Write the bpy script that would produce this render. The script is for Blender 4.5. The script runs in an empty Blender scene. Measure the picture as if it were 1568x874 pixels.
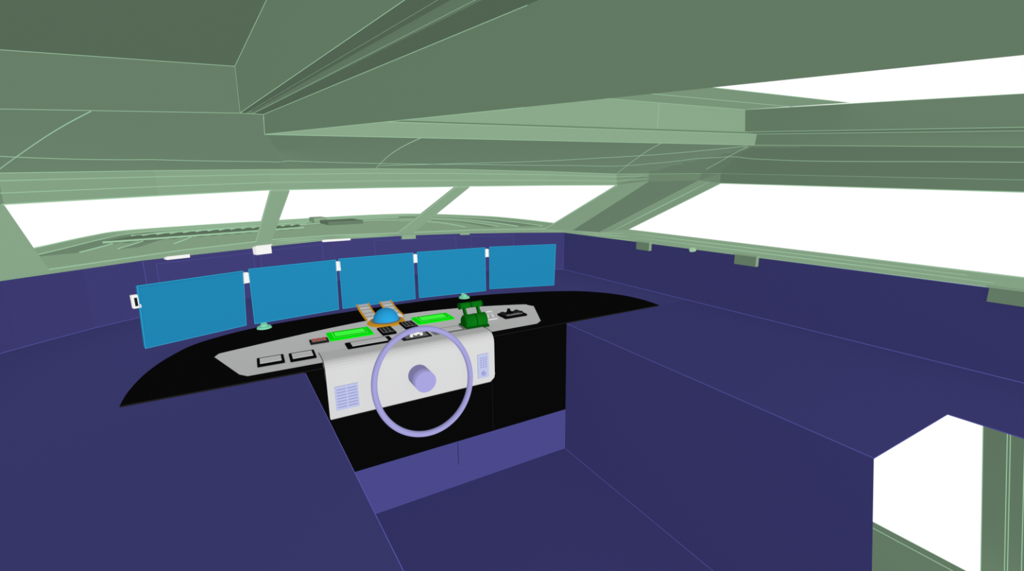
import bpy, math, bmesh
from mathutils import Vector, Matrix
from mathutils.bvhtree import BVHTree

sc = bpy.context.scene
sc.view_settings.view_transform = 'Standard'
sc.view_settings.look = 'None'

# ---------------------------------------------------------------- helpers
def s2l(c):
    c /= 255.0
    return c/12.92 if c <= 0.04045 else ((c+0.055)/1.055)**2.4

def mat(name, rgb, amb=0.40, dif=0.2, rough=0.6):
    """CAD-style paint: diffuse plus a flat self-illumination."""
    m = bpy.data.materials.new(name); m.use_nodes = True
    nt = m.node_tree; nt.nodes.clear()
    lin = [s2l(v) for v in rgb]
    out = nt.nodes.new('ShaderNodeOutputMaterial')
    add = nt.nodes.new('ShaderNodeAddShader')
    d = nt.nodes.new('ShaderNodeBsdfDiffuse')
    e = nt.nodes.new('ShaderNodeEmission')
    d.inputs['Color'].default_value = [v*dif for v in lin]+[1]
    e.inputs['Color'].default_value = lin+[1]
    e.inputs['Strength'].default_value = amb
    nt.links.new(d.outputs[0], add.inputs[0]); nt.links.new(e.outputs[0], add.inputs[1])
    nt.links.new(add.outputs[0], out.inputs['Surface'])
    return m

G   = mat('roof_green', (137,167,137))
GC  = mat('ceiling_green_lit', (137,167,137), 0.47, 0.2)  # roof green with more glow; the ceiling's lighter shading is painted in
GD  = mat('roof_green_shaded', (132,160,132), 0.46, 0.045)  # subdued roof green; shade on the recess face is put into the material
GT  = mat('roof_green_top_shaded', (137,167,137), 0.36, 0.06)  # roof green with less glow, painting in the shade of the recess top
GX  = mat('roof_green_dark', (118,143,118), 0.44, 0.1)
GF  = mat('frame_green_lit', (139,170,139), 0.72, 0.12)  # brightened roof green; light on frames, hatch plate and deck is painted in
GP  = mat('pillar_green_lit', (139,170,139), 0.86, 0.1)  # brightest copy; light on mullions and bottom rail comes from its own glow
GL  = mat('seam_green', (160,203,166), 0.92, 0.02)
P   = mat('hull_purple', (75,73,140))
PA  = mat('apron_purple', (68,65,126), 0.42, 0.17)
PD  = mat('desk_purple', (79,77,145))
PL  = mat('seam_purple', (92,92,175), 0.92, 0.02)
BK  = mat('black', (9,9,9), 0.9, 0.05)
BK2 = mat('black_edge', (30,30,30), 0.8, 0.1)
WH  = mat('white_panel', (218,218,218), 0.42, 0.19)
GR  = mat('panel_grey', (222,222,222), 0.44, 0.2)
GR2 = mat('mid_grey', (120,120,120), 0.6, 0.1)
BRK = mat('bracket_white', (242,242,240), 0.75, 0.1)
BL  = mat('screen_blue', (33,137,184), 0.42, 0.19)
BLE = mat('screen_edge', (50,170,215), 0.9, 0.05)
DOM = mat('dome_blue', (40,160,220), 0.35, 0.25)
OR  = mat('orange', (205,145,25), 0.7, 0.1)
LG  = mat('lime', (0,225,10), 0.8, 0.1)
LG2 = mat('lime_bright', (60,255,60), 0.9, 0.05)
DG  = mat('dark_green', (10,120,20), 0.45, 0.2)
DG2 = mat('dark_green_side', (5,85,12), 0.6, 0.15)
MT  = mat('mint', (130,220,180), 0.6, 0.15)
LI  = mat('lilac', (168,164,222), 0.40, 0.2)
LI2 = mat('lilac_light', (190,198,232), 0.55, 0.15)
RD  = mat('red', (175,75,65), 0.8, 0.1)

def link(o, parent=None):
    sc.collection.objects.link(o)
    if parent: o.parent = parent
    return o

def empty(name):
    e = bpy.data.objects.new(name, None); e.empty_display_size = .05
    return link(e)

def mesh(name, v, f, m, parent=None, smooth=False, solid=0):
    me = bpy.data.meshes.new(name); me.from_pydata([tuple(x) for x in v], [], f); me.update()
    mats = m if isinstance(m, list) else [m]
    for k in mats: me.materials.append(k)
    if smooth:
        for p in me.polygons: p.use_smooth = True
    o = bpy.data.objects.new(name, me); link(o, parent)
    if solid:
        md = o.modifiers.new('solid', 'SOLIDIFY'); md.thickness = solid; md.offset = 0
    return o

def obox(name, c, size, m, parent=None, rz=0, bev=0, rx=0):
    bm = bmesh.new(); bmesh.ops.create_cube(bm, size=1)
    M = Matrix.Translation(c) @ Matrix.Rotation(rz,4,'Z') @ Matrix.Rotation(rx,4,'X') @ Matrix.Diagonal((*size,1))
    bmesh.ops.transform(bm, matrix=M, verts=bm.verts)
    if bev:
        bmesh.ops.bevel(bm, geom=bm.edges[:], offset=bev, segments=2, affect='EDGES', profile=.6)
    me = bpy.data.meshes.new(name); bm.to_mesh(me); bm.free(); me.materials.append(m)
    return link(bpy.data.objects.new(name, me), parent)

def cyl(name, p0, p1, r, m, parent=None, r2=None, seg=32):
    p0, p1 = Vector(p0), Vector(p1); d = p1-p0
    bm = bmesh.new()
    bmesh.ops.create_cone(bm, cap_ends=True, segments=seg, radius1=r, radius2=r if r2 is None else r2, depth=d.length)
    M = Matrix.Translation((p0+p1)/2) @ d.to_track_quat('Z','Y').to_matrix().to_4x4()
    bmesh.ops.transform(bm, matrix=M, verts=bm.verts)
    me = bpy.data.meshes.new(name); bm.to_mesh(me); bm.free(); me.materials.append(m)
    for p in me.polygons: p.use_smooth = len(p.vertices) == 4
    return link(bpy.data.objects.new(name, me), parent)

def prism(name, poly, z0, z1, m, parent=None, mside=None):
    n = len(poly)
    v = [(x,y,z0) for x,y in poly]+[(x,y,z1) for x,y in poly]
    f = [list(range(n))[::-1], [n+i for i in range(n)]]+[[i,(i+1)%n,n+(i+1)%n,n+i] for i in range(n)]
    o = mesh(name, v, f, [m, mside or m], parent)
    for i,p in enumerate(o.data.polygons):
        if i >= 2: p.material_index = 1
    return o

def lines(name, polys, r, m, parent=None, cyclic=False):
    cu = bpy.data.curves.new(name, 'CURVE'); cu.dimensions = '3D'
    cu.bevel_depth = r; cu.bevel_resolution = 1
    for pl in polys:
        s = cu.splines.new('POLY'); s.points.add(len(pl)-1)
        for i,p in enumerate(pl): s.points[i].co = (*p,1)
        s.use_cyclic_u = cyclic
    cu.materials.append(m)
    return link(bpy.data.objects.new(name, cu), parent)

def catmull(pts, n=8):
    pts = [Vector(p) for p in pts]; out = []
    for i in range(len(pts)-1):
        p0 = pts[max(i-1,0)]; p1 = pts[i]; p2 = pts[i+1]; p3 = pts[min(i+2,len(pts)-1)]
        for k in range(n):
            t = k/n
            out.append(.5*((2*p1)+(p2-p0)*t+(2*p0-5*p1+4*p2-p3)*t*t+(3*p1-p0-3*p2+p3)*t**3))
    out.append(pts[-1]); return out

def strip(name, a, b, m, parent=None, smooth=False, solid=0):
    n = len(a)
    return mesh(name, list(a)+list(b), [[i,i+1,n+i+1,n+i] for i in range(n-1)], m, parent, smooth, solid)

def rrect(x0,x1,y0,y1,r,n=4):
    out=[]
    for cx,cy,a0 in ((x1-r,y1-r,0),(x0+r,y1-r,90),(x0+r,y0+r,180),(x1-r,y0+r,270)):
        for k in range(n+1):
            a=math.radians(a0+90*k/n); out.append((cx+r*math.cos(a),cy+r*math.sin(a)))
    return out
def lerp(a,b,t): return tuple(a[i]+(b[i]-a[i])*t for i in range(3))

H = 0.918   # counter height
HD = 0.912  # desk height
ZS = 1.32   # sill height
XP = -1.45  # port wall

# ---------------------------------------------------------------- floor and lower hull
mesh('floor', [(XP,-.8,0),(1.765,-.8,0),(1.765,2.40,0),(XP,2.40,0),(XP,-.8,-.02),(1.765,-.8,-.02),(1.765,2.40,-.02),(XP,2.40,-.02)],
     [[0,1,2,3],[4,5,6,7],[0,1,5,4],[1,2,6,5],[2,3,7,6],[3,0,4,7]], P)
side = empty('side_deck')
mesh('sole', [(1.766,-.8,0),(2.755,-.8,0),(2.755,2.38,0),(1.766,2.38,0)], [[0,1,2,3]], G, side, solid=.01)
lines('sole_edge', [[(2.755,-.8,.004),(2.755,2.38,.004)],[(2.70,-.8,.006),(2.70,2.38,.006)]], .002, GL, side)
sl=.135
def py(y,z): return y+sl*(z-.68)
mesh('post', [(x,py(y,z),z) for x in (2.9,3.0) for y,z in ((.639,-.1),(.639,.90),(.30,.90),(.30,-.1))],
     [[0,1,2,3],[4,5,6,7],[0,1,5,4],[1,2,6,5],[2,3,7,6],[3,0,4,7]], G, side)
lines('post_seams', [[(2.895,py(y,z),z) for z in (-.1,.9)] for y in (.636,.555,.545,.50)], .0016, GL, side)

# ---------------------------------------------------------------- front apron wall
apr = [(XP,3.25),(XP,3.42),(-1.26,3.66),(-.98,3.96),(-.70,4.18),(-.35,4.36),(0,4.51),(.32,4.68),(.65,4.80),(1.0,4.82),(1.41,4.78),(1.99,4.62),(2.5,4.36),(2.94,4.06)]
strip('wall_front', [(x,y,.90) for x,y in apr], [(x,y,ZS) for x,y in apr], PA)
mesh('wall_starboard', [(2.94,4.06,.90),(2.94,-.8,.90),(2.94,-.8,ZS),(2.94,4.06,ZS)], [[0,1,2,3]], P)
mesh('wall_port', [(XP,3.25,.0),(XP,-.8,.0),(XP,-.8,ZS),(XP,3.25,ZS)], [[0,1,2,3]], P)
lines('trim_1', [[(x,y-.004,HD+.003) for x,y in apr]+[(2.936,-.8,HD+.003)],
            [(x,y-.004,ZS) for x,y in apr]+[(2.936,-.8,ZS)]]+
      [[(x,y-.006,HD),(x,y-.006,ZS)] for x,y in ((-.70,4.18),(2.94,4.06))], .0014, PL)
pn = empty('apron_panel_row')
for (x0,y0),(x1,y1) in (((-.62,4.16),(.0,4.44)),((.05,4.50),(.58,4.73)),((1.08,4.77),(1.9,4.60)),((2.05,4.54),(2.45,4.32))):
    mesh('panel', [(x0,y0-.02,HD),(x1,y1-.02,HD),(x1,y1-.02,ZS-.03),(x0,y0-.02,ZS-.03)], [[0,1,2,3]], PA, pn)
    lines('panel_seam', [[(x0,y0-.024,HD),(x0,y0-.024,ZS-.03),(x1,y1-.024,ZS-.03),(x1,y1-.024,HD)]], .0012, PL, pn)

# ---------------------------------------------------------------- U shaped helm desk
desk = empty('helm_desk')
v = [(x,y,HD) for x,y in apr]+[(2.94,2.384,HD),(1.755,2.384,HD),(.19,2.384,HD),(XP,2.384,HD)]
mesh('top_front', v, [list(range(len(v)))], PD, desk)
mesh('top_port', [(XP,2.384,HD),(.157,2.384,HD),(.236,.70,HD),(.24,.5,HD),(XP,.5,HD)], [[0,1,2,3,4]], PD, desk)
mesh('top_starboard', [(1.755,2.384,HD),(2.94,2.384,HD),(2.94,-.8,HD),(2.28,-.8,HD),(2.285,.603,HD),(1.70,.603,HD)], [[0,1,2,3,4,5]], P, desk)
mesh('front_starboard', [(1.755,2.384,HD),(1.70,.603,HD),(1.73,.51,0),(1.757,2.384,0)], [[0,1,2,3]], P, desk)
mesh('front_port', [(.157,2.384,HD),(.24,.5,HD),(.24,.5,0),(.157,2.384,0)], [[0,1,2,3]], P, desk)
mesh('kick_panel', [(.15,2.384,0),(1.757,2.384,0),(1.757,2.384,.298),(.15,2.384,.298)], [[0,1,2,3]], P, desk)
lines('seams', [[(1.755,2.38,HD),(1.70,.603,HD+.002),(2.285,.603,HD+.002),(2.28,-.8,HD+.002)],
                [(1.752,2.38,.0),(1.752,2.38,HD)],[(.16,2.38,.001),(1.752,2.38,.001),(1.725,.51,.001)],
                [(.157,2.384,HD+.001),(.236,.70,HD+.001),(.24,.5,HD+.001)]], .0010, PL, desk)
lines('kick_seam', [[(.95,2.378,.29),(.95,2.378,.14)]], .0015, BK, desk)

# ---------------------------------------------------------------- helm console
con = empty('helm_console')
arc = catmull([(-.564,2.384,0),(-.562,2.56,0),(-.53,2.79,0),(-.457,3.01,0),(-.326,3.21,0),(-.01,3.375,0),(.495,3.45,0),(1.0,3.475,0),(1.42,3.45,0),
               (1.966,3.31,0),(2.38,3.11,0),(2.585,2.85,0),(2.64,2.60,0),(2.62,2.384,0)],6)
prism('countertop', [(p.x,p.y) for p in arc], H-.012, H+.001, BK, con, BK2)
mesh('front_panel', [(.152,2.377,.298),(1.754,2.377,.298),(1.754,2.377,H),(.152,2.377,H)], [[0,1,2,3]], BK, con)
lines('front_lip', [[(-.53,2.375,.897),(.15,2.375,.897)]], .004, BK2, con)
lines('panel_joint', [[(1.19,2.373,.31),(1.19,2.373,.90)]], .0012, BK2, con)
back = catmull([(1.745,2.85,0),(1.70,2.90,0),(1.3,3.04,0),(.88,3.10,0),(.387,3.03,0),(-.1,2.89,0),(-.225,2.85,0)],6)
pl = [(-.245,2.80),(-.125,2.45),(-.09,2.405),(1.54,2.405),(1.60,2.45)]+[(1.765,2.80)]+[(p.x,p.y) for p in back]
prism('control_panel', pl, H, .938, GR, con, BK)
lines('control_panel_edge', [[(x,y,.938) for x,y in pl]], .0025, BK, con, True)
prof = [(2.56,.944),(2.46,.953)]+[(2.405-.06*math.sin(math.radians(a)),.893+.06*math.cos(math.radians(a))) for a in range(0,91,15)]+[(2.345,.70),(2.345,.67),(2.347,.648)]
X0,X1 = .245,1.197
v=[];f=[]
n=len(prof)
for i,(y,z) in enumerate(prof):
    ins = {n-1:.03,n-2:.006}.get(i,0)
    v += [(X0+(.004 if i==n-1 else 0),y,z),(X1-ins,y,z)]
for i in range(n-1): f.append([2*i,2*i+1,2*i+3,2*i+2])
f.append([2*i for i in range(n)]); f.append([2*i+1 for i in range(n)])
mesh('fascia', v, f, WH, con)
lines('fascia_edge', [[(X0,y,z) for y,z in prof],[(X1,y,z) for y,z in prof[:-2]]], .0018, BK, con)
lines('fascia_bottom', [[(X0+.005,2.345,.648),(X1-.03,2.345,.648)]], .0012, GR2, con)

# ---------------------------------------------------------------- instruments on the panel
Z = .940
def framed(name, x, y, w, d, frame, face, z=Z, rz=0, keys=None, h=.012):
    e = empty(name)
    obox('frame', (x,y,z+h/2), (w,d,h), frame, e, rz, .003)
    obox('face', (x,y,z+h), (w*.78,d*.70,.004), face, e, rz, .001)
    if keys:
        nx,ny,km = keys
        for i in range(nx):
            for j in range(ny):
                obox('key', (x+(i-(nx-1)/2)*w*.8/nx, y+(j-(ny-1)/2)*d*.75/ny, z+h+.003), (w*.5/nx,d*.42/ny,.006), km, e, rz)
    return e
framed('display_unit', .016,2.56,.125,.12, BK, GR)
framed('display_unit', .165,2.55,.125,.12, BK, GR)
framed('push_button_panel', .274,2.763,.10,.075, BK2, GR2, keys=(3,2,RD))
framed('control_display', .515,2.565,.25,.10, BK, GR, z=.945)
framed('control_display', .985,2.545,.20,.10, GR2, GR, z=.945)
framed('keypad', .661,2.75,.085,.15, BK, GR2, keys=(3,4,BK2))
framed('keypad', .815,2.80,.085,.15, BK, GR2, keys=(3,4,BK2))
t = framed('touchscreen_tablet', .454,2.81,.25,.16, LG, LG2)
lines('outline', [[(x,y,.955) for x,y in rrect(.454-.09,.454+.09,2.81-.05,2.81+.05,.005)]], .002, DG, t, True)
t = framed('touchscreen_tablet', 1.0,2.86,.25,.16, LG, LG2)
lines('outline', [[(x,y,.955) for x,y in rrect(1.0-.09,1.0+.09,2.86-.05,2.86+.05,.005)]], .002, DG, t, True)
j = framed('joystick_panel', .775,2.53,.17,.09, BK2, GR2, z=.945)
for dx,dy in ((-.03,-.015),(0,.015),(.03,-.01),(.02,.02),(-.02,.02)):
    cyl('button', (.775+dx,2.53+dy,.957), (.775+dx,2.53+dy,.972), .009, BRK, j)
cyl('stick', (.775,2.53,.957), (.785,2.52,.99), .006, BRK, j)

cd = empty('compass_dome')
bm = bmesh.new(); bmesh.ops.create_uvsphere(bm, u_segments=32, v_segments=20, radius=.082)
bmesh.ops.delete(bm, geom=[q for q in bm.verts if q.co.z < -.002], context='VERTS')
bmesh.ops.translate(bm, vec=(.715,2.97,.952), verts=bm.verts)
me = bpy.data.meshes.new('dome'); bm.to_mesh(me); bm.free(); me.materials.append(DOM)
for p in me.polygons: p.use_smooth=True
link(bpy.data.objects.new('dome', me), cd)
cyl('ring', (.715,2.97,.938), (.715,2.97,.951), .122, OR, cd, .112)
cyl('ring_inner', (.715,2.97,.95), (.715,2.97,.955), .096, GR2, cd)
for cx in (.650,.815):
    pts=[(3.04,.943),(3.12,.946),(3.20,.952),(3.27,.960),(3.32,.970),(3.36,.982)]
    strip('strap', [(cx-.036,y,z) for y,z in pts], [(cx+.036,y,z) for y,z in pts], GR, cd, True, .006)
    lines('strap_edge', [[(cx-.040,y,z) for y,z in pts],[(cx+.040,y,z) for y,z in pts]], .0075, OR, cd)
    for q in range(1,5): lines('strap_rib', [[(cx-.033,pts[q][0],pts[q][1]+.004),(cx+.033,pts[q][0],pts[q][1]+.004)]], .0022, GR2, cd)

th = empty('throttle_lever')
tx,ty = 1.165,2.56
obox('base', (tx,ty,.951), (.16,.12,.018), DG2, th, 0, .004)
cyl('drum', (tx-.072,ty-.01,.982), (tx+.072,ty-.01,.982), .046, DG, th)
cyl('drum_cap', (tx-.080,ty-.01,.982), (tx-.072,ty-.01,.982), .036, DG2, th)
cyl('drum_groove', (tx-.004,ty-.01,.982), (tx+.004,ty-.01,.982), .047, DG2, th)
for s in (-1,1):
    cyl('arm', (tx+s*.05,ty,1.0), (tx+s*.045,ty+.05,1.07), .012, DG2, th, .010)
    obox('arm_plate', (tx+s*.047,ty+.03,1.035), (.012,.035,.08), DG, th, 0, .002, -.5)
    cyl('handle', (tx+s*.072,ty+.05,1.072), (tx+s*.006,ty+.05,1.072), .019, DG, th)
    cyl('knob', (tx+s*.072,ty+.05,1.072), (tx+s*.079,ty+.05,1.072), .021, DG2, th)
wl = empty('trim_tab_lever')
obox('base', (1.335,2.67,.944), (.08,.07,.01), WH, wl, 0, .002)
for s in (-1,1): cyl('arm', (1.335+s*.02,2.66,.948), (1.335+s*.012,2.69,.985), .006, WH, wl, .004)
cyl('grip', (1.31,2.69,.985),(1.36,2.69,.985), .006, WH, wl)
cyl('red_cap', (1.30,2.71,.948),(1.30,2.71,.975), .006, RD, wl)
bj = empty('joystick')
obox('base', (1.50,2.66,.946), (.17,.12,.014), BK, bj, 0, .003)
obox('inner', (1.50,2.635,.954), (.12,.03,.004), GR2, bj)
cyl('boot', (1.48,2.67,.952),(1.48,2.67,.970), .03, BK, bj, .014)
cyl('stick', (1.48,2.67,.965),(1.475,2.665,.986), .008, BK, bj, .012)
for dx,dy in ((-.06,.03),(-.06,-.01),(.0,.045),(.05,.03),(.06,-.01),(.03,.0)):
    obox('side_key', (1.50+dx,2.66+dy,.958), (.026,.024,.014), BK2, bj, .3, .003)

vg = empty('ventilation_grille')
obox('plate', (.338,2.341,.757), (.115,.008,.13), LI2, vg, 0, .002)
for i in range(7):
    for dx in (-.027,.027):
        obox('slat', (.338+dx,2.336,.757+(i-3)*.016), (.046,.004,.005), LI, vg)
sp = empty('intercom_speaker')
obox('plate', (1.117,2.341,.762), (.072,.008,.15), LI2, sp, 0, .002)
for i in range(5):
    for k in (-1,0,1):
        obox('hole', (1.117+k*.016,2.336,.785+(i-2)*.014), (.008,.004,.007), LI, sp)
cyl('knob', (1.117,2.34,.715),(1.117,2.33,.715), .014, LI, sp)

# ---------------------------------------------------------------- steering wheel
sw = empty('steering_wheel')
wc = Vector((.73,2.26,.787)); R=.279; r=.0155; N=96; K=16
WM = Matrix.Rotation(math.radians(7),3,'Z') @ Matrix.Rotation(math.radians(-15),3,'X')
v=[];f=[]
for i in range(N):
    a=2*math.pi*i/N
    for k in range(K):
        b=2*math.pi*k/K
        v.append(wc+WM@Vector(((R+r*math.cos(b))*math.cos(a), r*math.sin(b), (R+r*math.cos(b))*math.sin(a))))
for i in range(N):
    for k in range(K):
        f.append([i*K+k, ((i+1)%N)*K+k, ((i+1)%N)*K+(k+1)%K, i*K+(k+1)%K])
mesh('rim', v, f, LI, sw, True)
cyl('hub', (.72,2.345,.792),(.722,2.225,.792), .058, LI, sw, seg=48)

# ---------------------------------------------------------------- monitors
mons = [((-.545,3.005),(-.066,3.215),.968,1.322,.06),((-.036,3.27),(.494,3.365),.960,1.322,.035),((.519,3.395),(1.06,3.405),.960,1.322,.01),
        ((1.097,3.42),(1.652,3.365),.960,1.322,.01),((1.70,3.38),(2.247,3.215),.960,1.322,.04)]
for i,(a,b,z0,z1,tl) in enumerate(mons):
    e = empty('computer_monitor')
    a=Vector((*a,0)); b=Vector((*b,0)); d=(b-a); L=d.length; ux=d.normalized(); rz=math.atan2(ux.y,ux.x)
    nb=Vector((-ux.y,ux.x,0)); c=(a+b)/2+Vector((0,0,(z0+z1)/2))+nb*tl/2
    rx=math.atan2(tl,z1-z0)
    obox('housing', c+nb*.016, (L,.026,z1-z0), BL, e, rz, .004, rx)
    obox('screen', c+nb*.001, (L-.014,.004,z1-z0-.014), BL, e, rz, 0, rx)
    lines('bezel', [[a+nb*tl+Vector((0,0,z0)),b+nb*tl+Vector((0,0,z0)),b+Vector((0,0,z1)),a+Vector((0,0,z1))]], .0022, BLE, e, True)
    obox('back_mount', c+nb*.055, (.14,.05,.12), GR2, e, rz, .004)
    obox('rail', c+nb*.09, (L-.14,.03,.03), GR2, e, rz, .002)
    p = b+nb*.04+ux*.018 if i<4 else b+nb*.06-ux*.1
    obox('clamp', p+Vector((0,0,z1-.05)), (.045,.03,.065), BRK, e, rz, .002)
    if i==0:
        obox('clamp_outer', a+nb*.035-ux*.004+Vector((0,0,z1-.085)), (.045,.03,.07), BRK, e, rz, .002)
        obox('clamp_bolt', a+nb*.03-ux*.012+Vector((0,0,z1-.085)), (.012,.034,.045), BK2, e, rz, .002)
for (x,y) in ((.008,3.327),(1.465,3.395)):
    e = empty('monitor_stand')
    cyl('foot', (x,y,H),(x,y,H+.012), .045, MT, e, .04)
    cyl('collar', (x,y,H+.012),(x,y,H+.03), .02, MT, e)
    cyl('post', (x,y+.025,H+.01),(x,y+.045,1.12), .014, MT, e)

# ---------------------------------------------------------------- brackets on the sill
for (x,y,rz,m,w,h) in ((-.50,4.22,.42,BRK,.15,.03),(.07,4.46,.45,BRK,.13,.07),(.72,4.76,.05,BRK,.26,.03),(1.43,4.72,-.1,GF,.14,.09),(2.0,4.56,-.4,GF,.1,.03)):
    e = empty('sill_bracket')
    obox('block', (x,y,ZS-h/2+.02), (w,.06,h), m, e, rz, .003)
    obox('flange', (x,y+.03,ZS+.022), (w*1.05,.09,.008), m, e, rz)
for y,l in ((2.87,.15),(1.92,.16),(.62,.19)):
    e = empty('sill_bracket')
    obox('block', (2.925,y,1.292), (.03,l,.065), G, e, 0, .003)
    obox('flange', (2.93,y,1.33), (.05,l*1.1,.008), GF, e)
cyl('wall_fitting', (2.94,2.36,1.318),(2.90,2.36,1.318), .016, GL)

# ---------------------------------------------------------------- window frames (raked)
B = [(-1.25,-.8,1.38),(-1.25,2.9,1.39),(-.97,3.36,1.40),(-.45,3.92,1.40),(.03,4.24,1.40),(.145,4.34,1.40),(.65,4.42,1.40),(1.19,4.26,1.40),(1.33,4.24,1.40),(1.95,4.1,1.40),(2.52,3.79,1.40),
     (2.80,3.72,1.375),(2.93,3.46,1.37),(2.9,3.04,1.425),(2.9,.61,1.39),(2.9,-.8,1.375)]
A = [(XP,-.8),(XP,3.25),(-1.26,3.66),(-.70,4.18),(0,4.51),(.2,4.61),(.65,4.80),(1.3,4.79),(1.5,4.76),(1.99,4.62),(2.55,4.33),
     (2.94,4.06),(2.94,3.46),(2.94,3.04),(2.94,.61),(2.94,-.8)]
A = [(x,y,ZS) for x,y in A]
T = [(-1.0,-.8,1.66),(-1.0,1.95,1.74),(-.78,2.42,1.764),(-.35,2.68,1.785),(.121,2.83,1.805),(.21,2.838,1.805),(.7,2.855,1.81),(1.2,2.838,1.812),(1.284,2.83,1.813),(1.85,2.73,1.813),(2.33,2.575,1.809),
     (2.44,2.38,1.83),(2.56,2.06,1.83),(2.60,1.93,1.811),(2.60,.60,1.76),(2.60,-.8,1.64)]
Hh = [(-1.0,-.8,1.72),(-1.0,1.95,1.845),(-.78,2.43,1.874),(-.35,2.69,1.895),(.121,2.84,1.91),(.21,2.848,1.911),(.7,2.865,1.92),(1.2,2.848,1.92),(1.284,2.84,1.918),(1.85,2.74,1.905),(2.33,2.585,1.885),
     (2.46,2.40,1.88),(2.58,2.06,1.872),(2.60,1.93,1.868),(2.60,.60,1.803),(2.60,-.8,1.70)]
fr = empty('window_frame')
strip('bottom_rail', B, A, GP, fr, solid=.006)
strip('header', T, Hh, G, fr, solid=.006)
for i,m in ((1,GP),(4,GP),(7,GP)):
    mesh('mullion', [B[i],B[i+1],T[i+1],T[i]], [[0,1,2,3]], m, fr, solid=.02)
for i,m in ((10,GF),(11,G),(12,GF)):
    mesh('corner_pillar', [B[i],B[i+1],T[i+1],T[i]], [[0,1,2,3]], m, fr, solid=.006)
segs=[]
for i,k in ((2,4),(5,7),(8,10),(13,15)):
    loop=[B[j] for j in range(i,k+1)]+[T[j] for j in range(k,i-1,-1)]
    segs.append([(x,y-.004,z-.002) for x,y,z in loop])
lines('rebates', segs, .0026, GL, fr, True)
lines('header_seams', [[(x,y-.006,z) for x,y,z in Hh], [(x,y-.005,z) for x,y,z in [lerp(T[i],Hh[i],.35) for i in range(len(T))]],
      [(x,y-.005,z) for x,y,z in [lerp(T[i],Hh[i],.75) for i in range(len(T))]]], .0016, GL, fr)
lines('pillar_seams', [[B[11],T[11]],[B[12],T[12]],[lerp(B[10],B[11],.45),lerp(T[10],T[11],.45)],[lerp(B[10],B[11],.7),lerp(T[10],T[11],.7)],
      [lerp(B[12],B[13],.5),lerp(T[12],T[13],.5)]], .0034, GL, fr)
lines('bottom_seams', [[lerp(B[i],A[i],t) for i in range(len(B))] for t in (.3,.6,.95)], .003, GL, fr)

# ---------------------------------------------------------------- ceiling
D = Vector((-.06,1,.086)); S=2.4
def aft(p,s=S): return tuple(Vector(p)-D*s)
A1=(.015,1.6,2.144);A2=(.013,1.6,2.019);A3=(.073,1.6,2.019);C1=(.07,1.6,1.963)
E = [(-1.05,1.6-S,1.77),(-1.05,1.6,1.975),(-.484,1.6,1.997),(-.2,1.6,2.010),A2,A3,C1,(.7,1.6,1.975),(1.1,1.6,1.983),(1.3,1.6,1.987),(1.8,1.6,1.996),(2.2,1.6,2.003),
     (2.37,1.6,2.006),(2.405,1.6,2.007),(2.41,1.6,2.007),(2.47,.6,1.921),(2.554,-.8,1.80)]
Hc = Hh[:5]+[(.2,2.847,1.911)]+Hh[5:]
E2 = []
for i in range(len(E)):
    x,y,z=lerp(E[i],Hc[i],.5); z+=.012
    if i in (4,5,6): z=1.9635
    E2.append((x,y,z))
ROWS=10; SUB=4
def colpt(e,m,h,t):
    # parabola through edge, mid and header points
    e,m,h=Vector(e),Vector(m),Vector(h)
    return e*(2*(t-.5)*(t-1)) + m*(-4*t*(t-1)) + h*(2*t*(t-.5))
cols=[]
for i in range(len(E)-1):
    for k in range(SUB):
        s=k/SUB
        cols.append([colpt(E[i],E2[i],Hc[i],q/ROWS).lerp(colpt(E[i+1],E2[i+1],Hc[i+1],q/ROWS),s) for q in range(ROWS+1)])
cols.append([colpt(E[-1],E2[-1],Hc[-1],q/ROWS) for q in range(ROWS+1)])
cv=[p for c_ in cols for p in c_]; R1=ROWS+1
cf=[]
for i in range(len(cols)-1):
    for q in range(ROWS):
        a_,b_,c_,d_ = i*R1+q,(i+1)*R1+q,(i+1)*R1+q+1,i*R1+q+1
        cf += [[a_,b_,c_],[a_,c_,d_]]
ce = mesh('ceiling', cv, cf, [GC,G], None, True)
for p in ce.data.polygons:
    if p.center.x > 2.44: p.material_index = 1  # starboard strip takes the dimmer green, its shade set by material
bv = BVHTree.FromPolygons(cv, cf)
def oc(x,y,d=.0012):
    hit = bv.ray_cast(Vector((x,y,1.2)), Vector((0,0,1)))
    return (x,y,hit[0].z-d) if hit[0] else None
def ocline(pts, k=14):
    return [q for q in (oc(p.x,p.y) for p in catmull([(x,y,0) for x,y in pts],k)) if q]
rc = empty('ceiling_recess')
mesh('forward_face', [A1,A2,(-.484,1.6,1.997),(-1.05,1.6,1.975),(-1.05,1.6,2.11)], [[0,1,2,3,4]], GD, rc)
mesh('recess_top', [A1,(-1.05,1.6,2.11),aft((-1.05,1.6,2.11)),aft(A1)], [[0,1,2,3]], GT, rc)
mesh('recess_side', [A1,A2,aft(A2),aft(A1)], [[0,1,2,3]], G, rc)
mesh('recess_port_side', [(-1.05,1.6,1.975),(-1.05,1.6,2.11),aft((-1.05,1.6,2.11)),aft((-1.05,1.6,1.975))], [[0,1,2,3]], G, rc)
bmn = empty('ceiling_beam')
g = [(.013,2.019),(.028,2.019),(.031,2.026),(.045,2.026),(.048,2.019),(.073,2.019)]
gm = [GX,G,GX,G,GX]  # darker green on the flat bands paints in the groove shade
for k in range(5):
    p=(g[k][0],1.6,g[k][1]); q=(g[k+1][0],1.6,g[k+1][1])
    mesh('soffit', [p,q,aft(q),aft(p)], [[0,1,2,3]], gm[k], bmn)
mesh('soffit_end', [(.010,1.602,2.010),(.08,1.602,2.014),(.08,1.602,2.05),(.010,1.602,2.05)], [[0,1,2,3]], GX, bmn)
mesh('side', [A3,C1,aft(C1),aft(A3)], [[0,1,2,3]], G, bmn)
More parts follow.
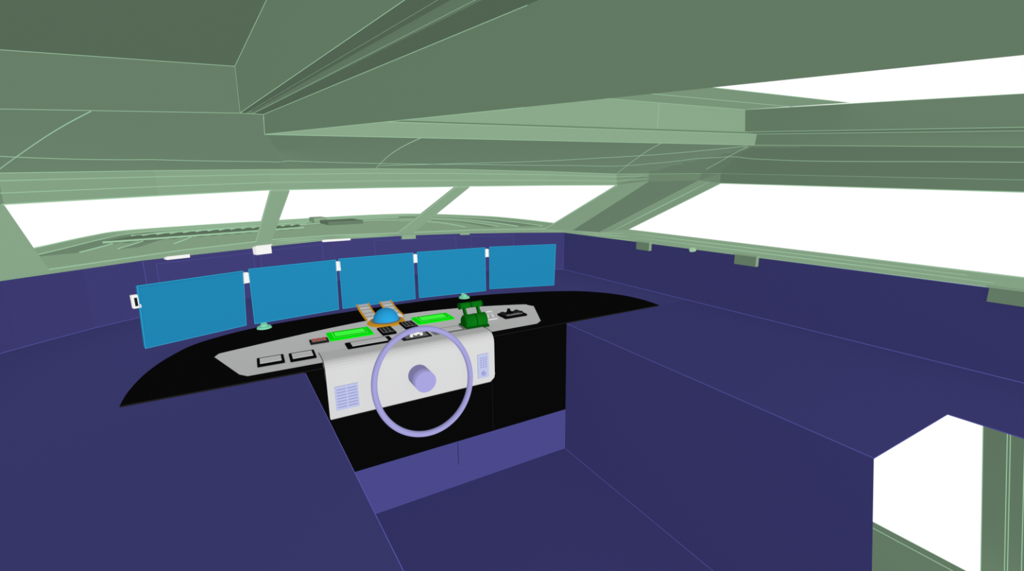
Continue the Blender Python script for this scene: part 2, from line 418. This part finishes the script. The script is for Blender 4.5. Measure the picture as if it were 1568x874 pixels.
mesh('web', [(.076,1.6,2.019),(.076,1.6,2.15),aft((.076,1.6,2.15)),aft((.076,1.6,2.019))], [[0,1,2,3]], G, bmn)
ht = empty('roof_hatch')
LT0=(.07,1.6,2.010);LT1=(2.42,1.6,2.064);C2=(2.41,1.6,2.007)
U0=(.07,1.65,2.022);U1=(2.39,1.65,2.079);V0=(.07,1.65,2.15);V1=(2.375,1.65,2.192)
mesh('lip', [C1,C2,LT1,LT0], [[0,1,2,3]], G, ht)
mesh('ledge', [LT0,LT1,U1,U0], [[0,1,2,3]], G, ht)
mesh('forward_face', [U0,U1,V1,V0], [[0,1,2,3]], G, ht)
W0=(.10,1.156,2.11);W1=(2.405,1.156,2.153)
mesh('top_plate', [V0,V1,W1,W0], [[0,1,2,3]], GF, ht)
mesh('side_upper', [U1,V1,aft(V1),aft(U1)], [[0,1,2,3]], G, ht)
mesh('side_ledge', [U1,LT1,aft(LT1),aft(U1)], [[0,1,2,3]], G, ht)
mesh('side_lower', [LT1,C2,aft(C2),aft(LT1)], [[0,1,2,3]], G, ht)
def off(p,dx=0,dy=-.002,dz=-.001): return (p[0]+dx,p[1]+dy,p[2]+dz)
lines('hatch_seams', [[off(C1),off(C2),aft(C2)],[off(LT0),off(LT1),aft(LT1)],[off(U0),off(U1),aft(U1)],[V0,off(V1),aft(V1)],[W0,W1],
      [off(U1),off(V1)],[off(C2),off(LT1)],[(1.73,1.646,2.065),(1.73,1.646,2.18)],[(.1,1.40,2.128),(2.39,1.40,2.17)]], .0010, GL, ht)
lines('recess_seams', [[off((-1.05,1.6,2.11)),off(A1)],[off((-1.05,1.6,1.975)),off((-.484,1.6,1.997)),off(A2)],[off(A1),off(A2)],[off(A2),off(A3)],[off(A3,-.001),off(C1,-.001)]], .0007, GL, rc)
def taperline(name, p, s0, s1, parent, r0=.0007, dx=-.0004):
    a=Vector(p); cu=bpy.data.curves.new(name,'CURVE'); cu.dimensions='3D'; cu.bevel_depth=1; cu.bevel_resolution=1
    s=cu.splines.new('POLY'); s.points.add(1)
    for i,ss in enumerate((s0,s1)):
        q=a-D*ss; s.points[i].co=(q.x+dx,q.y,q.z-.0003,1); s.points[i].radius = r0 if i==0 else r0*.25
    cu.materials.append(GL); return link(bpy.data.objects.new(name,cu),parent)
for p in (A1,A2,A3,C1): taperline('seam', p, 0, 1.35, bmn)
taperline('seam', (.0295,1.6,2.020), 0, 1.35, bmn, .0004)
taperline('seam', (.0465,1.6,2.020), 0, 1.35, bmn, .0004)
lines('trim_2', [ocline([(-.95,1.80),(-.75,2.12),(-.38,2.40),(.12,2.55),(.7,2.62),(1.25,2.60),(1.85,2.47),(2.22,2.3),(2.46,1.85),(2.52,1.5),(2.54,.6),(2.575,-.5)]),
      ocline([(-.32,1.61),(-.59,2.1),(-.77,2.40)]), ocline([(.55,1.61),(.61,2.2),(.69,2.85)]),
      ocline([(1.72,1.61),(2.05,2.1),(2.32,2.56)]), ocline([(2.405,1.63),(2.50,1.85),(2.55,2.0)]),
      ocline([(.68,2.72),(1.4,2.45),(2.0,2.02),(2.38,1.62)])], .0012, GL)

# ---------------------------------------------------------------- foredeck outside
fd = empty('foredeck')
edge = catmull([(-1.7,5.0,0),(-1.63,5.55,0),(-1.53,6.6,0),(-1.35,7.3,0),(-.65,7.75,0),(.15,8.1,0),(1.16,8.5,0),(2.2,8.7,0),(2.85,8.3,0),(3.4,7.0,0),(3.5,6.0,0),(3.45,5.0,0)],5)
poly=[(p.x,p.y) for p in edge]+[(3.3,4.4),(2.94,4.2),(2.0,4.75),(1.3,4.9),(.65,4.9),(0,4.6),(-.7,4.3),(-1.3,3.9)]
prism('deck', poly, 1.27,1.30, GF, fd)
strip('bulwark', [(p.x,p.y,1.28) for p in edge], [(p.x*1.0,p.y,1.335) for p in edge], GF, fd, False, .02)
cx,cy=.9,6.3
for s,z in ((1,1.338),(.95,1.305),(.84,1.305),(.75,1.305),(.6,1.305)):
    lines('deck_line', [[(cx+(p.x-cx)*s, cy+(p.y-cy)*s, z) for p in edge]], .006, GL, fd)
def ringpts(s,z): return [(cx+(p.x-cx)*s, cy+(p.y-cy)*s, z) for p in edge]
strip('shadow_gap_band', ringpts(.95,1.303), ringpts(.84,1.303), G, fd)  # dark band painted on the deck as a shadow gap
strip('inner_dark_band', ringpts(.75,1.303), ringpts(.70,1.303), G, fd)  # darker green band laid on the inner deck
for i in range(15):
    x=-1.15+i*.12; y=5.95+i*.05
    obox('grating_slat', (x,y+.25,1.318), (.045,.62,.03), GX, fd, -.25)
lines('grating_rail', [[(-1.25,5.8,1.33),(.6,6.5,1.33)],[(-1.15,6.5,1.33),(.7,7.15,1.33)]], .010, GL, fd)
obox('deck_hatch', (1.2,7.3,1.33), (.5,.5,.05), GX, fd, .1, .01)
obox('deck_locker', (2.3,7.2,1.33), (.5,.4,.06), G, fd, -.3, .01)
obox('windlass', (.95,7.9,1.34), (.2,.25,.08), G, fd, .2, .02)

# ---------------------------------------------------------------- camera, light, world
cam = bpy.data.cameras.new('camera'); co = bpy.data.objects.new('camera', cam); link(co)
Rr=Vector((.8697,.1131,-.4805)); F=Vector((-.4941,.1752,-.8516)); U=Vector((-.01219,.9780,.2082))
M = Matrix((Rr,F,U)).to_4x4()
M.translation = Vector((0,0,1.8))
co.matrix_world = M
cam.sensor_width=36; cam.lens=36*705/1568; cam.clip_start=.01; cam.clip_end=200
sc.camera = co

sun = bpy.data.lights.new('sun','SUN'); sun.energy=8.6; sun.angle=.1; sun.use_shadow=False
so = bpy.data.objects.new('sun', sun); so.rotation_euler=(math.radians(90),0,0); so.location=(0,-3,3); link(so)
w = bpy.data.worlds.new('world'); sc.world=w; w.use_nodes=True
w.node_tree.nodes['Background'].inputs[0].default_value=(1,1,1,1)
w.node_tree.nodes['Background'].inputs[1].default_value=1.0
